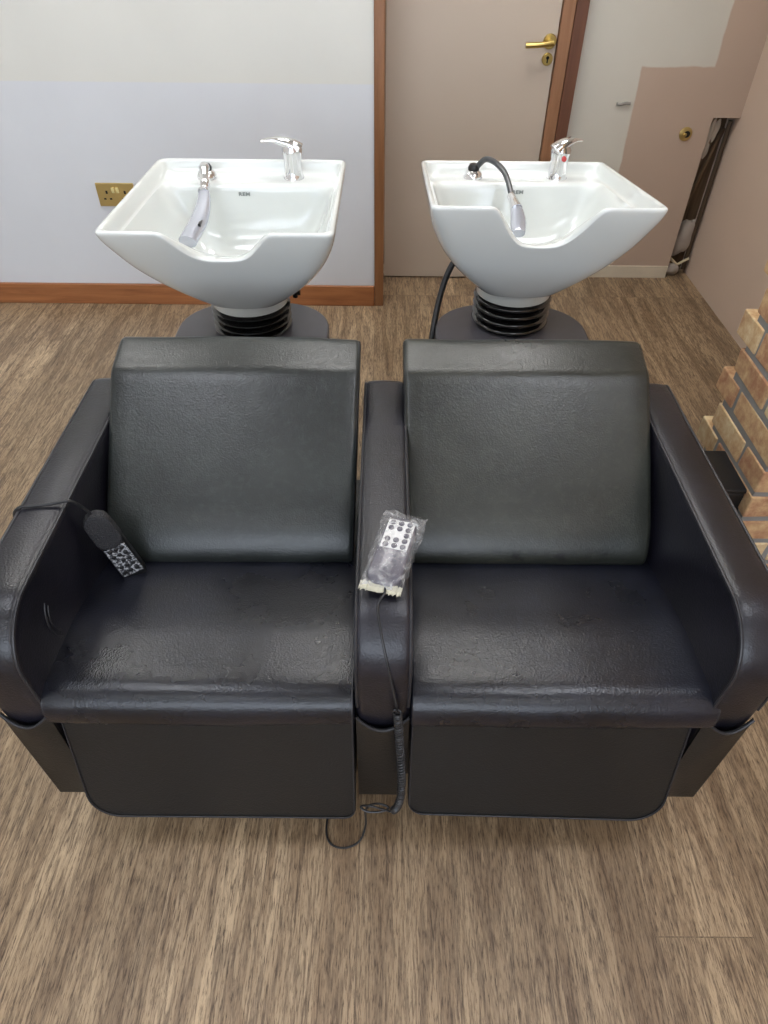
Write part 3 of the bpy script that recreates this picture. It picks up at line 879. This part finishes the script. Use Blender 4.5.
# ------------------------------------------------------------ remotes
def frame(o, ydir, zdir):
    """matrix: local y = long axis, local z = face normal"""
    y = Vector(ydir).normalized(); z = Vector(zdir); z = (z-y*z.dot(y)).normalized(); x = y.cross(z)
    m = Matrix((x,y,z)).transposed().to_4x4(); m.translation = Vector(o); return m

def rounded_slab(bm, L, w0, w1, t, n=10, rc=.012, dome=0.002):
    """remote body outline along y from -L/2..L/2, widths w0 (bottom) .. w1 (top)"""
    out = []
    def corner(cx, cy, r, a0):
        for i in range(n+1):
            a = math.radians(a0+90*i/n); out.append((cx+r*math.cos(a), cy+r*math.sin(a)))
    corner(w1/2-rc, L/2-rc, rc, 0); corner(-w1/2+rc, L/2-rc, rc, 90)
    corner(-w0/2+rc, -L/2+rc, rc, 180); corner(w0/2-rc, -L/2+rc, rc, 270)
    lay = [(-t/2,.88),(-t/2+.003,1),(t/2-.004,1),(t/2-.001,.93),(t/2,.80)]
    rings = [[bm.verts.new((x*s, y*(1-(1-s)*.35), z)) for x,y in out] for z,s in lay]
    m = len(out)
    for i in range(len(rings)-1):
        for k in range(m): bm.faces.new([rings[i][k],rings[i][(k+1)%m],rings[i+1][(k+1)%m],rings[i+1][k]])
    bm.faces.new(rings[0][::-1]); bm.faces.new(rings[-1])

def coil(path, r, turns, n=14):
    """helix around a smooth path"""
    pts = catmull(path, 24); out = []; T = len(pts)
    t0 = (pts[1]-pts[0]).normalized(); nrm = t0.orthogonal().normalized(); tot = turns*n
    for j in range(tot+1):
        f = j/tot*(T-1); i = min(int(f), T-2); p = pts[i].lerp(pts[i+1], f-i)
        t = (pts[min(i+2,T-1)]-pts[max(i-1,0)]).normalized(); nrm = (nrm-t*nrm.dot(t)).normalized(); b = t.cross(nrm)
        a = 2*PI*j/n; out.append(p+(nrm*math.cos(a)+b*math.sin(a))*r)
    return out

# left remote: tucked upright between arm and backrest
r1 = thing('massage_remote', 'black handheld remote with foam-covered end leaning inside the left armrest', 'remote control', (-.49,.86,.42))
m1 = frame((-.491,.862,.490), Vector((-.040,-.002,.155)), Vector((.12,-.72,.68)))
def place(bm, m): bmesh.ops.transform(bm, matrix=m, verts=bm.verts)
bm = bmesh.new(); rounded_slab(bm, .168, .046, .044, .020, rc=.018); place(bm, m1)
keep(finish('remote_body', bm, M_black, angle=50), r1)
bm = bmesh.new(); rounded_slab(bm, .080, .049, .047, .026, rc=.021); place(bm, m1 @ Matrix.Translation((0,.048,.001)))
keep(finish('foam_cover', bm, M_foam, sub=1), r1)
def m_keys():
    m, nt, b = newmat('worn key label'); L = nt.links
    tc = N(nt,'ShaderNodeTexCoord'); ns = N(nt,'ShaderNodeTexNoise', Scale=220.0, Detail=3.0); L.new(tc.outputs['Object'], ns.inputs['Vector'])
    cr = N(nt,'ShaderNodeValToRGB'); cr.color_ramp.elements[0].position=.46; cr.color_ramp.elements[0].color=srgb(50,50,54); cr.color_ramp.elements[1].position=.6; cr.color_ramp.elements[1].color=srgb(190,192,196)
    L.new(ns.outputs['Fac'], cr.inputs['Fac']); L.new(cr.outputs['Color'], b.inputs['Base Color']); b.inputs['Roughness'].default_value=.35
    return m
M_keys = m_keys()
bm = bmesh.new(); box(bm, -.0195,.0195,-.064,.010,.0095,.0108); place(bm, m1)
kp = keep(finish('keypad', bm, M_keys, smooth=False), r1)
for i in range(5):
    for j in range(3):
        if i == 2 and j == 0: continue
        bm = bmesh.new(); lathe(bm, [(.0042,0),(.0042,.0016),(.003,.0022)], (-.0115+.0115*j, -.054+.0142*i, .0106), 12); place(bm, m1)
        o = finish('button', bm, M_black); o.parent = kp; o.location = (0,0,0)
bm = bmesh.new(); ce = m1 @ Vector((0,.088,0))
tube(bm, catmull([m1 @ Vector((0,.082,0)), ce+Vector((-.006,-.003,.016)), (-.531,.845,.6205),(-.56,.838,.6195),(-.59,.834,.6185),(-.612,.832,.616),(-.6255,.830,.598),(-.624,.84,.55),(-.624,.87,.45),(-.624,.92,.2),(-.63,.95,.006)],7), .0030, 8)
keep(finish('cord', bm, M_cord), r1)

# middle remote inside a clear bag, lying on the middle armrest
r2 = thing('massage_remote', 'dark grey remote with white keypad inside a clear bag on the middle armrest', 'remote control', (.011,.73,.61))
A0 = Vector((.001,.664,.628)); A1 = Vector((.032,.774,.638))
m2 = frame((A0+A1)/2, A1-A0, (-.06,-.22,1))
M_rem2 = simple('grey remote plastic', srgb(78,74,86), .3, coat=.3)
bm = bmesh.new(); rounded_slab(bm, .132, .054, .050, .020, rc=.020); place(bm, m2)
keep(finish('remote_body', bm, M_rem2, angle=50), r2)
bm = bmesh.new(); box(bm, -.0215,.0215,.000,.058,.0095,.0107); place(bm, m2)
kp2 = keep(finish('keypad', bm, M_white, smooth=False), r2)
for i in range(5):
    for j in range(3):
        if i == 2 and j < 2: continue
        bm = bmesh.new(); lathe(bm, [(.0046,0),(.0046,.0014),(.003,.002)], (-.0138+.0138*j, .006+.0115*i, .0105), 14); place(bm, m2)
        o = finish('button', bm, M_rem2); o.parent = kp2; o.location = (0,0,0)
bm = bmesh.new()
c0 = m2 @ Vector((.004,-.062,-.002))
s1 = [c0, c0+Vector((.000,-.018,.004)), (-.006,.632,.6115), (-.001,.600,.590), (.008,.5745,.555), (.018,.560,.500),(.024,.553,.462),(.021,.550,.452),(.0185,.5485,.458),(.0215,.5475,.464),(.0255,.5475,.456)]
tube(bm, catmull(s1, 6), .0021, 8)
cp = coil([(.0255,.5475,.456),(.029,.545,.40),(.033,.541,.33),(.037,.536,.25),(.036,.533,.185),(.030,.531,.152),(.024,.5305,.142)], .0055, 56)
tube(bm, cp, .0022, 6)
s2 = [cp[-1], (.010,.531,.140), (-.012,.534,.148), (-.030,.538,.143),(-.036,.538,.135),(-.022,.533,.128),(.004,.533,.131),(.016,.536,.140),(-.002,.541,.145),(-.020,.545,.128),
      (-.0285,.548,.09),(-.028,.545,.04),(-.040,.527,.006),(-.066,.515,.0035),(-.094,.520,.0035),(-.107,.545,.0035),(-.104,.60,.0035),(-.10,.66,.0035),(-.09,.715,.0035)]
tube(bm, catmull(s2, 7), .0021, 8)
keep(finish('coiled_cord', bm, M_cord), r2)

# bag
bm = bmesh.new()
nx, ny = 18, 40; grid = []
Wb, Lb, Tb = .034, .077, .0145
rows = []
for j in range(ny+1):
    v = -1+2*j/ny
    ring = []
    th = Tb*(1-abs(v)**6)**.5 if abs(v) < 1 else 0
    th = max(th, .0015)
    wv = Wb*(1.0+.07*v)
    for i in range(2*nx):
        a = 2*PI*i/(2*nx)
        x = wv*math.copysign(abs(math.cos(a))**.35, math.cos(a)); zz = th*math.copysign(abs(math.sin(a))**.8, math.sin(a))
        p = Vector((x, v*Lb+.004, zz))
        d = noise.noise(Vector((p.x*90, p.y*60, p.z*60)))*.003 + noise.noise(Vector((p.x*260, p.y*200, 3)))*.0012
        p.x += d*1.2; p.y += (d*2 if abs(v) > .9 else 0); p.z += d*.8 if p.z > 0 else 0
        p.z = max(p.z, -.0128)
        ring.append(bm.verts.new(m2 @ p))
    rows.append(ring)
for j in range(ny):
    for i in range(2*nx): bm.faces.new([rows[j][i],rows[j][(i+1)%(2*nx)],rows[j+1][(i+1)%(2*nx)],rows[j+1][i]])
bag = tag(finish('plastic_bag', bm, M_bag, angle=80), 'clear crumpled plastic bag wrapped round the remote on the middle armrest', 'plastic bag')
bm = bmesh.new()
def ribbon(p, q, w, amp, seed, n=30):
    a = Vector(p); b = Vector(q); prev = None
    for i in range(n+1):
        c = a.lerp(b, i/n); j = noise.noise(Vector((i*.7, seed, 0)))*amp; j2 = noise.noise(Vector((i*.9, seed+5, 0)))*amp
        vs = [bm.verts.new(m2 @ (c+Vector((j*.4,-w/2+j,.002+j2*.6)))), bm.verts.new(m2 @ (c+Vector((0,w/2+j2,.004-j*.5)))), bm.verts.new(m2 @ (c+Vector((j*.4,-w/2+j,-.0005+j2*.6)))), bm.verts.new(m2 @ (c+Vector((0,w/2+j2,.0015-j*.5))))]
        if prev:
            bm.faces.new([prev[0],vs[0],vs[1],prev[1]]); bm.faces.new([prev[2],prev[3],vs[3],vs[2]])
            bm.faces.new([prev[0],prev[2],vs[2],vs[0]]); bm.faces.new([prev[1],vs[1],vs[3],prev[3]])
        prev = vs
ribbon((-.032,-.071,0),(.032,-.069,0), .014, .006, 1)
finish('bag_seal', bm, M_bagseal, bag, angle=50)

# ------------------------------------------------------------ light, world, camera
w = bpy.data.worlds.new('World'); C.world = w; w.use_nodes = True
bg = w.node_tree.nodes['Background']
bg.inputs[0].default_value = (.80,.88,1.0,1); bg.inputs[1].default_value = 3.4
pl = bpy.data.lights.new('window_portal', 'AREA'); pl.shape = 'RECTANGLE'; pl.size = 3.2; pl.size_y = 1.85
pl.cycles.is_portal = True
po = bpy.data.objects.new('window_portal', pl); COL.objects.link(po)
po.location = (-.42, YB+.01, 1.375); po.rotation_euler = (PI/2, 0, 0)

cam = bpy.data.cameras.new('camera'); cam.sensor_fit = 'VERTICAL'; cam.sensor_height = 24; cam.lens = 24*678/1024
cam.clip_start = .01
co = bpy.data.objects.new('camera', cam); COL.objects.link(co)
co.location = (0,0,1.4)
ROLL, YAW, PITCH = .6, -.15, 43.4
co.rotation_euler = (Matrix.Rotation(math.radians(YAW),3,'Z') @ Matrix.Rotation(math.radians(90-PITCH),3,'X') @ Matrix.Rotation(math.radians(ROLL),3,'Z')).to_euler()
C.camera = co
vs = C.view_settings
vs.view_transform = 'Standard'; vs.look = 'None'; vs.gamma = 1; vs.use_curve_mapping = False
vs.exposure = 0.5
